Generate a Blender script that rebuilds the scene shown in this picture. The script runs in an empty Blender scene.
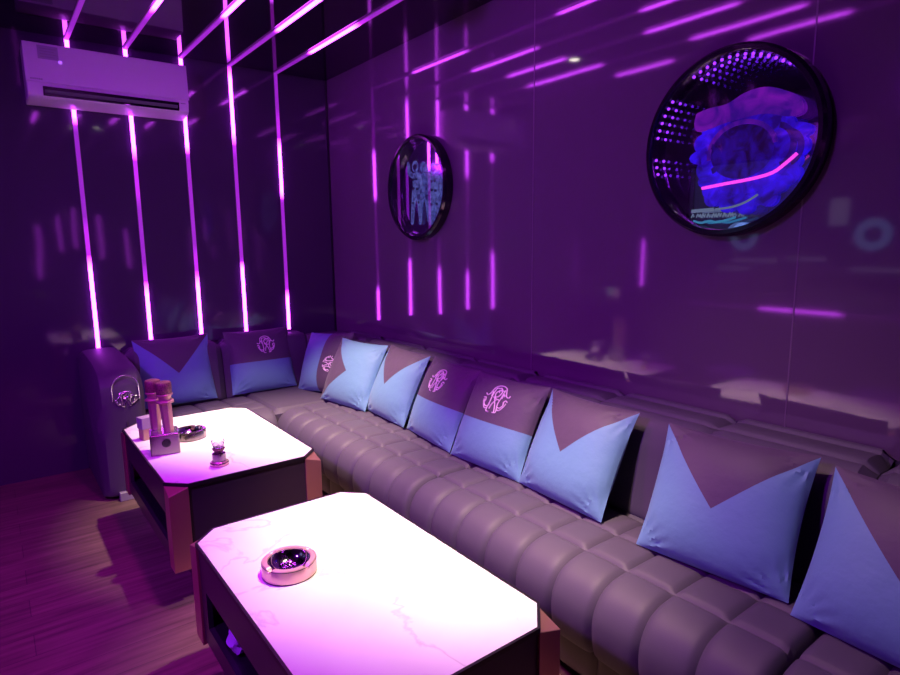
import bpy, bmesh, math, random
from mathutils import Vector, Matrix
random.seed(7)
S = bpy.context.scene
COL = S.collection
PI = math.pi
W, D, CH, H = 2.237, 4.473, 2.687, 1.45      # right wall x, back wall y, ceiling, camera height
XL, YF = -1.25, -1.6                         # left wall x, front wall y

# ------------------------------------------------------------------ materials
def mat(name):
    m = bpy.data.materials.new(name); m.use_nodes = True
    nt = m.node_tree
    return m, nt, nt.nodes['Principled BSDF']

def flat(name, col, rough=.5, metal=0, spec=.5, coat=0, sheen=0):
    m, nt, b = mat(name)
    b.inputs['Base Color'].default_value = (*col, 1)
    b.inputs['Roughness'].default_value = rough
    b.inputs['Metallic'].default_value = metal
    b.inputs['Specular IOR Level'].default_value = spec
    b.inputs['Coat Weight'].default_value = coat
    b.inputs['Sheen Weight'].default_value = sheen
    return m

def emit(name, col, k):
    m, nt, b = mat(name)
    b.inputs['Base Color'].default_value = (.02, .02, .02, 1)
    b.inputs['Emission Color'].default_value = (*col, 1)
    b.inputs['Emission Strength'].default_value = k
    return m

def noise_bump(nt, b, scale, strength, dist=.01, detail=2, coords='Object'):
    tc = nt.nodes.new('ShaderNodeTexCoord'); n = nt.nodes.new('ShaderNodeTexNoise')
    n.inputs['Scale'].default_value = scale; n.inputs['Detail'].default_value = detail
    bp = nt.nodes.new('ShaderNodeBump'); bp.inputs['Strength'].default_value = strength
    bp.inputs['Distance'].default_value = dist
    nt.links.new(tc.outputs[coords], n.inputs['Vector'])
    nt.links.new(n.outputs['Fac'], bp.inputs['Height'])
    nt.links.new(bp.outputs['Normal'], b.inputs['Normal'])
    return n

def glossy_panel(name, col, rough, ior, scale, strength):
    m, nt, b = mat(name)
    b.inputs['Base Color'].default_value = (*col, 1)
    b.inputs['Roughness'].default_value = rough
    b.inputs['IOR'].default_value = ior
    noise_bump(nt, b, scale, strength, .01, 1)
    return m

M = {}
M['wall'] = glossy_panel('lacquered_wall_panel', (.118, .070, .128), .056, 1.78, 1.6, .10)
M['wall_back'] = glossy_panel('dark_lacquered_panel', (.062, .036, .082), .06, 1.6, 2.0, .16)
M['ceiling'] = glossy_panel('dark_gloss_ceiling', (.012, .008, .016), .03, 1.6, 1.2, .05)
M['seam'] = flat('panel_joint', (.16, .10, .17), .3)
M['dark'] = flat('black_satin', (.012, .010, .014), .35)
M['black_gloss'] = flat('black_gloss', (.010, .008, .014), .12)
M['panel'] = flat('smoked_wood_panel', (.035, .022, .036), .32)
M['copper'] = flat('rose_gold_metal', (.62, .30, .25), .34, .75)
M['rosegold'] = flat('satin_rose_gold', (.80, .52, .48), .38, .55)
M['chrome'] = flat('chrome', (.75, .75, .78), .08, 1)
M['smoke_metal'] = flat('dark_smoked_metal', (.30, .26, .27), .22, .9)
M['silver'] = flat('polished_silver', (.80, .76, .85), .2, .9)
M['white_plastic'] = flat('white_plastic', (.70, .58, .72), .35)
M['grey_plastic'] = flat('grey_plastic', (.32, .30, .33), .4)
M['smoke_dark'] = flat('dark_louver_plastic', (.10, .08, .12), .4)
M['label'] = flat('printed_label', (.38, .34, .42), .5)
M['channel'] = flat('strip_housing', (.30, .27, .32), .4, .4)
M['thread'] = flat('silver_thread', (.80, .55, .78), .5, 0, .5, 0, .3)
M['mic'] = flat('rose_gold_microphone', (.46, .24, .25), .36, .35)
def grille():
    m, nt, b = mat('woven_microphone_grille'); N, L = nt.nodes, nt.links
    tc = N.new('ShaderNodeTexCoord'); v = N.new('ShaderNodeTexVoronoi'); v.inputs['Scale'].default_value = 190
    L.new(tc.outputs['Object'], v.inputs['Vector'])
    r = N.new('ShaderNodeValToRGB'); e = r.color_ramp.elements
    e[0].position = .15; e[0].color = (.04, .012, .025, 1); e[1].position = .55; e[1].color = (.22, .08, .11, 1)
    L.new(v.outputs['Distance'], r.inputs['Fac']); L.new(r.outputs['Color'], b.inputs['Base Color'])
    b.inputs['Roughness'].default_value = .55; b.inputs['Metallic'].default_value = .3
    return m
M['mic_grille'] = grille()
M['card'] = flat('tan_card', (.45, .30, .20), .6)
M['lid'] = flat('lilac_card', (.30, .24, .34), .6)
M['paper'] = flat('white_paper', (.75, .72, .78), .7)
M['pouf'] = flat('purple_velvet', (.22, .10, .34), .6)
M['warm'] = emit('warm_lamp', (1, .90, .74), 18)
M['screen'] = emit('dim_screen', (.05, .05, .16), .22)
M['ui_ring'] = emit('screen_blue', (.20, .36, .80), 1.0)
M['ui_pale'] = emit('screen_pale', (.45, .40, .62), .75)
M['ui_txt'] = emit('screen_text', (.40, .34, .58), .8)
M['dot'] = emit('led_dot_violet', (.30, .03, 1.0), 3.2)
M['fig_blue'] = emit('glowing_blue_print', (.020, .016, .95), .95)
M['fig_violet'] = emit('glowing_violet_print', (.30, .02, .75), .9)
M['fig_pale'] = emit('glowing_pale_blue_print', (.10, .20, .85), .75)
def printed(name, c0, c1, scale, k):
    m, nt, b = mat(name); N, L = nt.nodes, nt.links
    tc = N.new('ShaderNodeTexCoord'); n = N.new('ShaderNodeTexNoise')
    n.inputs['Scale'].default_value = scale; n.inputs['Detail'].default_value = 3; n.inputs['Distortion'].default_value = 1.0
    L.new(tc.outputs['Object'], n.inputs['Vector'])
    r = N.new('ShaderNodeValToRGB'); e = r.color_ramp.elements
    e[0].position = .34; e[0].color = (*c0, 1); e[1].position = .66; e[1].color = (*c1, 1)
    L.new(n.outputs['Fac'], r.inputs['Fac']); L.new(r.outputs['Color'], b.inputs['Emission Color'])
    b.inputs['Base Color'].default_value = (.01, .01, .03, 1); b.inputs['Emission Strength'].default_value = k
    return m
M['fig_blue'] = printed('mottled_blue_print', (.006, .001, .14), (.035, .006, 1.0), 13, 1.15)
M['fig_violet'] = printed('mottled_violet_print', (.03, .004, .30), (.26, .01, .55), 11, .8)
M['fig_pale'] = printed('mottled_pale_blue_print', (.02, .02, .12), (.14, .18, .62), 38, .8)
M['fig_visor'] = printed('mottled_visor_print', (.002, .001, .02), (.020, .004, .40), 20, .8)
M['fig_dark'] = flat('dark_print', (.01, .01, .05), .4)
M['led_reflection'] = emit('pink_led_reflection', (1.0, .06, .80), 1.6)  # glow of a modelled reflection, not a lamp
M['caption'] = emit('pale_blue_lettering', (.30, .42, .62), .45)
M['caption_cyan'] = emit('cyan_lettering', (.05, .35, .60), .7)
M['standby'] = emit('violet_indicator', (.45, .12, 1.0), 1.2)
M['tab_a'] = emit('tablet_pink', (.8, .35, .5), 1.0)
M['tab_b'] = emit('tablet_green', (.35, .5, .45), 1.0)

def leather():
    m, nt, b = mat('dark_plum_leather')
    b.inputs['Base Color'].default_value = (.080, .066, .100, 1)
    b.inputs['Roughness'].default_value = .60
    b.inputs['Specular IOR Level'].default_value = .38
    noise_bump(nt, b, 260, .12, .002, 3)
    return m
M['leather'] = leather()
M['leather_dark'] = flat('plinth_leather', (.075, .060, .072), .5)

def floor_mat():
    m, nt, b = mat('brown_wood_planks')
    N, L = nt.nodes, nt.links
    tc = N.new('ShaderNodeTexCoord')
    br = N.new('ShaderNodeTexBrick')
    br.inputs['Scale'].default_value = 1
    br.inputs['Brick Width'].default_value = 1.25; br.inputs['Row Height'].default_value = .145
    br.inputs['Mortar Size'].default_value = .0015
    br.inputs['Color1'].default_value = (.20, .125, .10, 1)
    br.inputs['Color2'].default_value = (.15, .092, .078, 1)
    br.inputs['Mortar'].default_value = (.09, .055, .05, 1)
    br.offset = .37
    L.new(tc.outputs['Object'], br.inputs['Vector'])
    mp = N.new('ShaderNodeMapping'); mp.inputs['Scale'].default_value = (1.2, 16, 1)
    L.new(tc.outputs['Object'], mp.inputs['Vector'])
    n = N.new('ShaderNodeTexNoise'); n.inputs['Scale'].default_value = 2.4; n.inputs['Detail'].default_value = 6
    L.new(mp.outputs['Vector'], n.inputs['Vector'])
    cr = N.new('ShaderNodeValToRGB')
    cr.color_ramp.elements[0].position = .3; cr.color_ramp.elements[0].color = (.55, .55, .55, 1)
    cr.color_ramp.elements[1].position = .72; cr.color_ramp.elements[1].color = (1.25, 1.25, 1.25, 1)
    L.new(n.outputs['Fac'], cr.inputs['Fac'])
    mx = N.new('ShaderNodeMix'); mx.data_type = 'RGBA'; mx.blend_type = 'MULTIPLY'; mx.inputs[0].default_value = 1
    L.new(br.outputs['Color'], mx.inputs[6]); L.new(cr.outputs['Color'], mx.inputs[7])
    L.new(mx.outputs[2], b.inputs['Base Color'])
    b.inputs['Roughness'].default_value = .42
    return m
M['floor'] = floor_mat()

def marble():
    m, nt, b = mat('white_marble')
    N, L = nt.nodes, nt.links
    tc = N.new('ShaderNodeTexCoord')
    n1 = N.new('ShaderNodeTexNoise'); n1.inputs['Scale'].default_value = 2.6; n1.inputs['Detail'].default_value = 7
    n1.inputs['Distortion'].default_value = .8
    L.new(tc.outputs['Object'], n1.inputs['Vector'])
    r1 = N.new('ShaderNodeValToRGB'); e = r1.color_ramp.elements
    e[0].position = .485; e[0].color = (1, 1, 1, 1); e[1].position = .515; e[1].color = (1, 1, 1, 1)
    k = e.new(.5); k.color = (.78, .76, .78, 1)
    L.new(n1.outputs['Fac'], r1.inputs['Fac'])
    n2 = N.new('ShaderNodeTexNoise'); n2.inputs['Scale'].default_value = 1.7; n2.inputs['Detail'].default_value = 3
    L.new(tc.outputs['Object'], n2.inputs['Vector'])
    r2 = N.new('ShaderNodeValToRGB'); e = r2.color_ramp.elements
    e[0].position = .38; e[0].color = (.80, .76, .78, 1); e[1].position = .58; e[1].color = (.90, .88, .88, 1)
    L.new(n2.outputs['Fac'], r2.inputs['Fac'])
    mx = N.new('ShaderNodeMix'); mx.data_type = 'RGBA'; mx.blend_type = 'MULTIPLY'; mx.inputs[0].default_value = 1
    L.new(r2.outputs['Color'], mx.inputs[6]); L.new(r1.outputs['Color'], mx.inputs[7])
    L.new(mx.outputs[2], b.inputs['Base Color'])
    b.inputs['Roughness'].default_value = .22
    return m
M['marble'] = marble()

def strip_mat():
    m, nt, b = mat('violet_led_diffuser')
    N, L = nt.nodes, nt.links
    at = N.new('ShaderNodeAttribute'); at.attribute_name = 'glow'
    r = N.new('ShaderNodeValToRGB'); e = r.color_ramp.elements
    e[0].position = 0; e[0].color = (.0040, .0002, .0115, 1)
    e[1].position = 1; e[1].color = (.55, .045, .90, 1)
    k = e.new(.5); k.color = (.034, .0010, .050, 1)
    L.new(at.outputs['Fac'], r.inputs['Fac'])
    b.inputs['Base Color'].default_value = (.2, .15, .25, 1)
    L.new(r.outputs['Color'], b.inputs['Emission Color'])
    b.inputs['Emission Strength'].default_value = 18.0
    return m
M['strip'] = strip_mat()

def half_mirror():
    m = bpy.data.materials.new('one_way_mirror_glass'); m.use_nodes = True
    nt = m.node_tree; nt.nodes.clear()
    o = nt.nodes.new('ShaderNodeOutputMaterial')
    g = nt.nodes.new('ShaderNodeBsdfGlossy'); g.inputs['Roughness'].default_value = .0
    g.inputs['Color'].default_value = (.85, .82, .95, 1)
    t = nt.nodes.new('ShaderNodeBsdfTransparent'); t.inputs['Color'].default_value = (.92, .92, 1, 1)
    mx = nt.nodes.new('ShaderNodeMixShader'); mx.inputs[0].default_value = .30
    nt.links.new(t.outputs[0], mx.inputs[1]); nt.links.new(g.outputs[0], mx.inputs[2])
    nt.links.new(mx.outputs[0], o.inputs['Surface'])
    return m
M['half'] = half_mirror()
M['mirror'] = flat('back_mirror', (.80, .78, .92), .0, 1)

def glass():
    m, nt, b = mat('clear_glass')
    b.inputs['Base Color'].default_value = (.98, .93, .97, 1)
    b.inputs['Transmission Weight'].default_value = .9
    b.inputs['Roughness'].default_value = .06
    b.inputs['IOR'].default_value = 1.3
    return m
M['glass'] = glass()

def cushion_mat(kind):
    """two fabrics sewn together; the seam line follows the cushion's own UV"""
    m, nt, b = mat('blue_and_plum_fabric_' + kind)
    N, L = nt.nodes, nt.links
    uv = N.new('ShaderNodeUVMap'); uv.uv_map = 'UVMap'
    sp = N.new('ShaderNodeSeparateXYZ'); L.new(uv.outputs[0], sp.inputs[0])
    def mth(op, a, bb=None):
        n = N.new('ShaderNodeMath'); n.operation = op
        for i, q in enumerate((a, bb)):
            if q is None: continue
            if isinstance(q, (int, float)): n.inputs[i].default_value = q
            else: L.new(q, n.inputs[i])
        return n.outputs[0]
    u = mth('SUBTRACT', mth('MULTIPLY', sp.outputs[0], 2), 1)
    v = mth('SUBTRACT', mth('MULTIPLY', sp.outputs[1], 2), 1)
    if kind == 'notch':      # plum triangle from the top edge
        f = mth('GREATER_THAN', v, mth('ADD', mth('MULTIPLY', mth('ABSOLUTE', u), 1.09), -.11))
    elif kind == 'notch_side':
        f = mth('LESS_THAN', u, mth('SUBTRACT', .12, mth('MULTIPLY', mth('ABSOLUTE', v), 1.12)))
    elif kind == 'band':
        f = mth('GREATER_THAN', v, -.06)
    else:                    # band turned on its side
        f = mth('GREATER_THAN', u, .14)
    mx = N.new('ShaderNodeMix'); mx.data_type = 'RGBA'
    L.new(f, mx.inputs[0])
    mx.inputs[6].default_value = (.135, .30, .46, 1)
    mx.inputs[7].default_value = (.085, .055, .100, 1)
    L.new(mx.outputs[2], b.inputs['Base Color'])
    b.inputs['Roughness'].default_value = .62
    b.inputs['Sheen Weight'].default_value = .15
    noise_bump(nt, b, 22, .25, .01, 3)
    return m
for k in ('notch', 'notch_side', 'band', 'band_side'):
    M['cush_' + k] = cushion_mat(k)

# ------------------------------------------------------------------ mesh helpers
def obj(name, bm, m, parent=None, smooth=True, bevel=0, recalc=True):
    if recalc: bmesh.ops.recalc_face_normals(bm, faces=bm.faces[:])
    me = bpy.data.meshes.new(name); bm.to_mesh(me); bm.free()
    for mm in (m if isinstance(m, (list, tuple)) else [m]): me.materials.append(mm)
    o = bpy.data.objects.new(name, me); COL.objects.link(o)
    if parent is not None: o.parent = parent
    if smooth:
        for p in me.polygons: p.use_smooth = True
        try: me.set_sharp_from_angle(angle=math.radians(38))
        except Exception: pass
    if bevel:
        md = o.modifiers.new('bevel', 'BEVEL'); md.width = bevel; md.segments = 3; md.limit_method = 'ANGLE'
        md.angle_limit = math.radians(40)
    return o

def tag(o, label=None, cat=None, group=None, kind=None):
    for k, v in (('label', label), ('category', cat), ('group', group), ('kind', kind)):
        if v: o[k] = v
    return o

def thing(name, label, cat, loc, rz=0, group=None):
    o = bpy.data.objects.new(name, None); COL.objects.link(o); o.empty_display_size = .05
    o.location = loc; o.rotation_euler.z = rz
    return tag(o, label, cat, group)

def box(bm, x0, x1, y0, y1, z0, z1):
    vs = [bm.verts.new((x, y, z)) for x in (x0, x1) for y in (y0, y1) for z in (z0, z1)]
    for f in ((0, 1, 3, 2), (4, 6, 7, 5), (0, 4, 5, 1), (2, 3, 7, 6), (0, 2, 6, 4), (1, 5, 7, 3)):
        bm.faces.new([vs[i] for i in f])
    return bm
def boxm(*a): return box(bmesh.new(), *a)

def prism(bm, pts, z0, z1):
    a = [bm.verts.new((x, y, z0)) for x, y in pts]; b = [bm.verts.new((x, y, z1)) for x, y in pts]
    n = len(pts)
    bm.faces.new(a[::-1]); bm.faces.new(b)
    for i in range(n): bm.faces.new((a[i], a[(i+1) % n], b[(i+1) % n], b[i]))
    return bm

def lathe(bm, prof, n=48, mod=None, cap0=True, cap1=True, mtx=None):
    rings = []
    for r, z in prof:
        rg = []
        for i in range(n):
            a = 2*PI*i/n
            p = Vector((r*math.cos(a), r*math.sin(a), z))
            if mod: p = mod(p, a, r, z)
            if mtx: p = mtx @ p
            rg.append(bm.verts.new(p))
        rings.append(rg)
    for a, b in zip(rings, rings[1:]):
        for i in range(n):
            bm.faces.new((a[i], a[(i+1) % n], b[(i+1) % n], b[i]))
    if cap0: bm.faces.new(rings[0][::-1])
    if cap1: bm.faces.new(rings[-1])
    return bm

def tube(bm, pts, r, n=6, closed=False):
    pts = [Vector(p) for p in pts]; rings = []
    N = len(pts); up = None
    for i, p in enumerate(pts):
        if closed: t = pts[(i+1) % N] - pts[i-1]
        else: t = pts[min(i+1, N-1)] - pts[max(i-1, 0)]
        if t.length < 1e-9: t = Vector((0, 0, 1))
        t.normalize()
        if up is None: up = t.orthogonal().normalized()
        up = (up - t*up.dot(t))
        if up.length < 1e-6: up = t.orthogonal()
        up.normalize(); s = t.cross(up)
        rings.append([bm.verts.new(p + (up*math.cos(2*PI*k/n) + s*math.sin(2*PI*k/n))*r) for k in range(n)])
    m = N if closed else N-1
    for i in range(m):
        a, b = rings[i], rings[(i+1) % N]
        for k in range(n): bm.faces.new((a[k], a[(k+1) % n], b[(k+1) % n], b[k]))
    if not closed:
        bm.faces.new(rings[0][::-1]); bm.faces.new(rings[-1])
    return bm

def smooth_line(pts, k=6):
    """Catmull-Rom through 2D or 3D points"""
    P = [Vector(p) for p in pts]; P = [P[0]*2-P[1]] + P + [P[-1]*2-P[-2]]; out = []
    for i in range(1, len(P)-2):
        for j in range(k):
            t = j/k; a, b, c, d = P[i-1], P[i], P[i+1], P[i+2]
            out.append(.5*((2*b) + (c-a)*t + (2*a-5*b+4*c-d)*t*t + (3*b-a-3*c+d)*t**3))
    out.append(P[-2]); return out

# ------------------------------------------------------------------ the room
def struct(name, bm, m, **k): return tag(obj(name, bm, m, smooth=False, **k), kind='structure')
struct('floor', boxm(XL-.1, W+.1, YF-.1, D+.1, -.1, 0), M['floor'])
struct('ceiling', boxm(XL-.1, W+.1, YF-.1, D+.1, CH, CH+.1), M['ceiling'])
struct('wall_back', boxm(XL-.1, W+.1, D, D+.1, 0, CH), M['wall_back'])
struct('wall_right', boxm(W, W+.1, YF, D, 0, CH), M['wall'])
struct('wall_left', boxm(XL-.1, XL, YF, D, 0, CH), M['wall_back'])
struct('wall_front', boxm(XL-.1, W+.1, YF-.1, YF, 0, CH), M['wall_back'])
for i, y in enumerate((.938, 2.223, -.35)):
    struct('trim_%d' % (i+1), boxm(W-.0015, W, y-.0025, y+.0025, 0, CH), M['seam'])
struct('trim_4', boxm(W-.012, W, D-.012, D, 0, CH), M['dark'])

# ------------------------------------------------------------------ light strips
def interp(tab, x):
    if x <= tab[0][0]: return tab[0][1]
    for (a, p), (b, q) in zip(tab, tab[1:]):
        if x <= b: return p + (q-p)*(x-a)/max(b-a, 1e-9)
    return tab[-1][1]

def glow_band(path, normal, tab, wid=.022, th=.008, parent=None, off=None):
    """path: list of points; glow given along arc length"""
    bm = bmesh.new(); lay = bm.verts.layers.float.new('glow')
    rows = []; s = 0; prev = None
    for p, nrm, side in path:
        if prev is not None: s += (p-prev).length
        prev = p; g = interp(tab, s)
        row = []
        for a, b in ((-1, 0), (-1, 1), (1, 1), (1, 0)):
            v = bm.verts.new(p + side*a*wid/2 + nrm*b*th); v[lay] = g; row.append(v)
        rows.append(row)
    for a, b in zip(rows, rows[1:]):
        for i in range(4): bm.faces.new((a[i], a[(i+1) % 4], b[(i+1) % 4], b[i]))
    bm.faces.new(rows[0][::-1]); bm.faces.new(rows[-1])
    return obj('diffuser', bm, M['strip'], parent, smooth=False)

def lin(a, b, nrm, side, step=.03):
    a, b = Vector(a), Vector(b); n = max(2, int((b-a).length/step))
    return [(a.lerp(b, i/n), Vector(nrm), Vector(side)) for i in range(n+1)]

def steps(*segs):
    """segs: (from, to, glow) -> table with short ramps"""
    t = []
    for a, b, g in segs: t += [(a+.04, g), (b-.04, g)]
    return t

Z0 = .79
wall_glow = [
    steps((0, .55, 1), (.55, .80, .5), (.80, 1.40, .18), (1.40, 1.50, 1), (1.50, 1.78, .9), (1.78, 1.90, 1)),
    steps((0, .38, 1), (.38, .50, .5), (.50, .95, .2), (.95, 1.25, .5), (1.25, 1.60, 1), (1.60, 1.90, 1)),
    steps((0, .42, 1), (.42, .62, .5), (.62, 1.28, .22), (1.28, 1.70, 1), (1.70, 1.90, 1)),
    steps((0, .52, 1), (.52, .66, .25), (.66, 1.30, .24), (1.30, 1.40, .5), (1.40, 1.84, 1), (1.84, 1.90, .5)),
    steps((0, .28, 1), (.28, .40, .4), (.40, 1.0, .22), (1.0, 1.40, 1), (1.40, 1.60, .45), (1.60, 1.90, .2)),
]
ceil_glow = [   # distance from the back wall
    steps((0, .15, .5), (.15, 1.4, .14), (1.4, 1.9, 1), (1.9, 2.4, .2), (2.4, 3.0, 1), (3.0, 3.6, .2)),
    steps((0, .66, .2), (.66, .80, .5), (.80, 1.55, 1), (1.55, 2.2, .2), (2.2, 2.9, 1), (2.9, 3.6, .2)),
    steps((0, .90, .2), (.90, 1.5, 1), (1.5, 2.1, .2), (2.1, 2.7, 1), (2.7, 3.6, .2)),
    steps((0, .86, .2), (.86, 1.55, 1), (1.55, 2.3, .25), (2.3, 2.8, 1), (2.8, 3.6, .2)),
    steps((0, .58, .15), (.58, 1.22, 1), (1.22, 1.34, .5), (1.34, 2.0, .2), (2.0, 2.6, 1), (2.6, 3.6, .2)),
]
xs = (.529, .845, 1.176, 1.497, 1.831)
words = ('leftmost violet light strip, behind the left end of the air conditioner',
         'second violet light strip from the left, behind the middle of the air conditioner',
         'third violet light strip from the left, behind the right end of the air conditioner',
         'fourth violet light strip from the left, first one clear of the air conditioner',
         'rightmost violet light strip on the back wall, nearest the room corner')
for x, wg, cg, lb in zip(xs, wall_glow, ceil_glow, words):
    t = thing('light_strip', lb, 'light strip', (x, D, Z0), 0, 'light strips on the back wall and ceiling')
    up = CH - Z0; Lc = D - YF - .3
    y0 = -.004
    glow_band(lin((0, y0, 0), (0, y0, up-.004), (0, -1, 0), (1, 0, 0)), None, wg, parent=t).name = 'wall_diffuser'
    glow_band(lin((0, -.012, up-.004), (0, -Lc, up-.004), (0, 0, -1), (1, 0, 0)), None, cg, parent=t).name = 'ceiling_diffuser'
    bm = bmesh.new()
    box(bm, -.014, .014, -.004, 0, 0, up); box(bm, -.014, .014, -Lc, 0, up-.004, up)
    obj('housing', bm, M['channel'], t, smooth=False)

# strips on the walls behind and beside the camera, seen in the reflections
def side_strip(loc, axis_len, horizontal, nrm, label, tab):
    t = thing('wall_light_strip', label, 'light strip', loc, 0, 'light strips on the far walls')
    d = Vector((0, 1, 0)) if horizontal else Vector((0, 0, 1))
    nrm = Vector(nrm); side = nrm.cross(d)
    glow_band(lin(nrm*.004, nrm*.004 + d*axis_len, nrm, side), None, tab, wid=.016, parent=t)
    bm = bmesh.new(); e = .010
    a = -side*e; b = side*e + nrm*.004 + d*axis_len
    box(bm, *[q for i in range(3) for q in sorted((a[i], b[i]))])
    obj('housing', bm, M['channel'], t, smooth=False)
for x, z, l, nm in ((.64, 1.0, .75, 'upright violet strip on the wall facing the sofa corner, leftmost reflected in the back wall'),
                    (.90, 1.35, .55, 'second upright violet strip reflected at the left of the back wall'),
                    (1.10, 1.40, .6, 'third upright violet strip reflected under the air conditioner'),
                    (1.42, 1.25, .65, 'fourth upright violet strip reflected between the first two light strips'),
                    (1.76, 1.1, .6, 'fifth upright violet strip reflected between the second and third light strips')):
    side_strip((x, YF, z), l, False, (0, 1, 0), nm, steps((0, l, .85)))
side_strip((XL, 4.0, .95), .95, False, (1, 0, 0), 'upright violet strip on the left wall reflected below the large round mirror',
           steps((0, .5, 1), (.5, .95, .4)))
side_strip((XL, 1.25, .80), 2.2, True, (1, 0, 0), 'level violet strip low on the left wall reflected above the sofa',
           steps((0, .3, .5), (.3, .75, .2), (.75, 1.45, 1), (1.45, 2.2, .3)))

# ------------------------------------------------------------------ downlights
def downlight(x, y, label, power, cone, aim=None, col=(1, .72, .54)):
    t = thing('downlight', label, 'ceiling light', (x, y, CH), 0, 'round ceiling downlights')
    bm = bmesh.new()
    lathe(bm, [(.048, 0), (.048, -.006), (.036, -.008), (.034, 0)], 32, cap0=False, cap1=False)
    obj('trim_ring', bm, M['smoke_metal'], t)
    bm = bmesh.new(); lathe(bm, [(.034, -.001), (.034, -.004)], 32)
    obj('lens', bm, M['warm'], t)
    l = bpy.data.lights.new('downlight_beam', 'SPOT'); l.energy = power; l.color = col
    l.spot_size = math.radians(cone); l.spot_blend = 1.0; l.shadow_soft_size = .03
    lo = bpy.data.objects.new('downlight_beam', l); COL.objects.link(lo)
    lo.location = (x, y, CH-.02)
    d = Vector(aim or (x, y, 0)) - lo.location
    lo.rotation_euler = d.to_track_quat('-Z', 'Y').to_euler()
downlight(1.10, 2.97, 'round warm downlight in the ceiling above the back table', 760, 54, (1.30, 3.20, .4))
downlight(1.10, 1.40, 'round warm downlight in the ceiling above the front table', 540, 51, (1.22, 1.66, .4))
downlight(.86, 1.30, 'third round warm downlight, set further left than the one above the front table', 95, 60, (1.72, .85, .3))

# added fill lamps, violet and pink, on the ceiling out of view
def fill_lamp(x, y, label, power, aim, col, cone=150):
    t = thing('fill_lamp', label, 'stage light', (x, y, CH), 0, 'added ceiling fill lamps')
    bm = bmesh.new(); lathe(bm, [(.05, 0), (.05, -.02)], 32); obj('bracket', bm, M['dark'], t)
    bm = bmesh.new(); lathe(bm, [(.075, -.02), (.085, -.03), (.085, -.10), (.075, -.10), (.072, -.06), (.0, -.055)], 40, cap1=False); obj('can', bm, M['dark'], t)
    l = bpy.data.lights.new('fill_beam', 'SPOT'); l.energy = power; l.color = col
    l.spot_size = math.radians(cone); l.spot_blend = 1.0; l.shadow_soft_size = .07
    lo = bpy.data.objects.new('fill_beam', l); COL.objects.link(lo)
    lo.location = (x, y, CH-.12)
    lo.rotation_euler = (Vector(aim)-lo.location).to_track_quat('-Z', 'Y').to_euler()
VIO = (.40, .015, 1.0)
fill_lamp(-1.15, 1.45, 'added violet fill lamp on the ceiling by the left wall', 330, (2.2, 3.3, .6), VIO, 118)
fill_lamp(.69, 2.15, 'added pink fill lamp on the ceiling between the two tables', 85, (.15, 2.0, 0), (.95, .02, 1.0), 140)

# ------------------------------------------------------------------ air conditioner
ac = thing('air_conditioner', 'white wall air conditioner mounted over the strips high on the back wall', 'air conditioner', (.722, D, 2.272)); ac.scale = (1, 1, .925)
hw = .432
prof = [(-.012, .0), (-.17, .012), (-.195, .03), (-.205, .08), (-.200, .10), (-.185, .335), (-.17, .345), (-.012, .345)]
def xprism(pr, x0, x1):
    bm = bmesh.new()
    a = [bm.verts.new((x0, y, z)) for y, z in pr]; b = [bm.verts.new((x1, y, z)) for y, z in pr]; n = len(pr)
    bm.faces.new(a); bm.faces.new(b[::-1])
    for i in range(n): bm.faces.new((a[i], b[i], b[(i+1) % n], a[(i+1) % n]))
    return bm
obj('body', xprism(prof, -hw, hw), M['white_plastic'], ac, bevel=.006)
obj('front_panel', xprism([(-.203, .106), (-.212, .106), (-.196, .338), (-.186, .338)], -hw-.002, hw+.002), M['white_plastic'], ac, bevel=.003)
vent = obj('air_outlet', xprism([(-.190, .030), (-.2025, .034), (-.2095, .084), (-.198, .088)], -hw+.075, hw-.06), M['black_gloss'], ac, smooth=False)
fl = obj('louver', xprism([(-.204, .045), (-.211, .050), (-.2155, .064), (-.209, .062)], -hw+.085, hw-.07), M['smoke_dark'], ac, smooth=False)
mt = bmesh.new()
def on_panel(x0, x1, z0, z1, lift=.0015):
    f = lambda z: -.212 + (z-.106)*(.016/.232) - lift
    return [(x0, f(z0), z0), (x1, f(z0), z0), (x1, f(z1), z1), (x0, f(z1), z1)]
def slab(bm, quad, th=.0012):
    a = [bm.verts.new(p) for p in quad]; b = [bm.verts.new((p[0], p[1]+th, p[2])) for p in quad]
    bm.faces.new(a); bm.faces.new(b[::-1])
    for i in range(4): bm.faces.new((a[i], b[i], b[(i+1) % 4], a[(i+1) % 4]))
    return bm
st = obj('sticker', slab(bmesh.new(), on_panel(-.365, -.265, .245, .325)), M['label'], ac, smooth=False)
bm = bmesh.new()
for k in range(4): slab(bm, on_panel(-.355, -.285+.01*(k % 2), .256+.016*k, .262+.016*k, .003))
obj('sticker_lines', bm, M['grey_plastic'], st, smooth=False)
bm = bmesh.new()
for k in range(6): slab(bm, on_panel(-.412+.010*k, -.412+.010*k+.007, .118, .127, .001))
obj('lettering', bm, M['grey_plastic'], ac, smooth=False)
bm = bmesh.new(); slab(bm, [(hw-.05, -.206, .078), (hw-.02, -.206, .078), (hw-.02, -.206, .084), (hw-.05, -.206, .084)])
obj('marking', bm, M['grey_plastic'], ac, smooth=False)
bm = bmesh.new(); q = on_panel(-.268, -.250, .228, .246, .004); slab(bm, q)
obj('indicator_light', bm, M['standby'], ac, smooth=False)

# ------------------------------------------------------------------ infinity mirrors on the right wall
def inward(bm_prof, n=96):
    """lathe about the wall normal: local x = -depth"""
    bm = bmesh.new(); lathe(bm, bm_prof, n, cap0=False, cap1=False, mtx=Matrix.Rotation(-PI/2, 4, 'Y'))
    return bm
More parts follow.
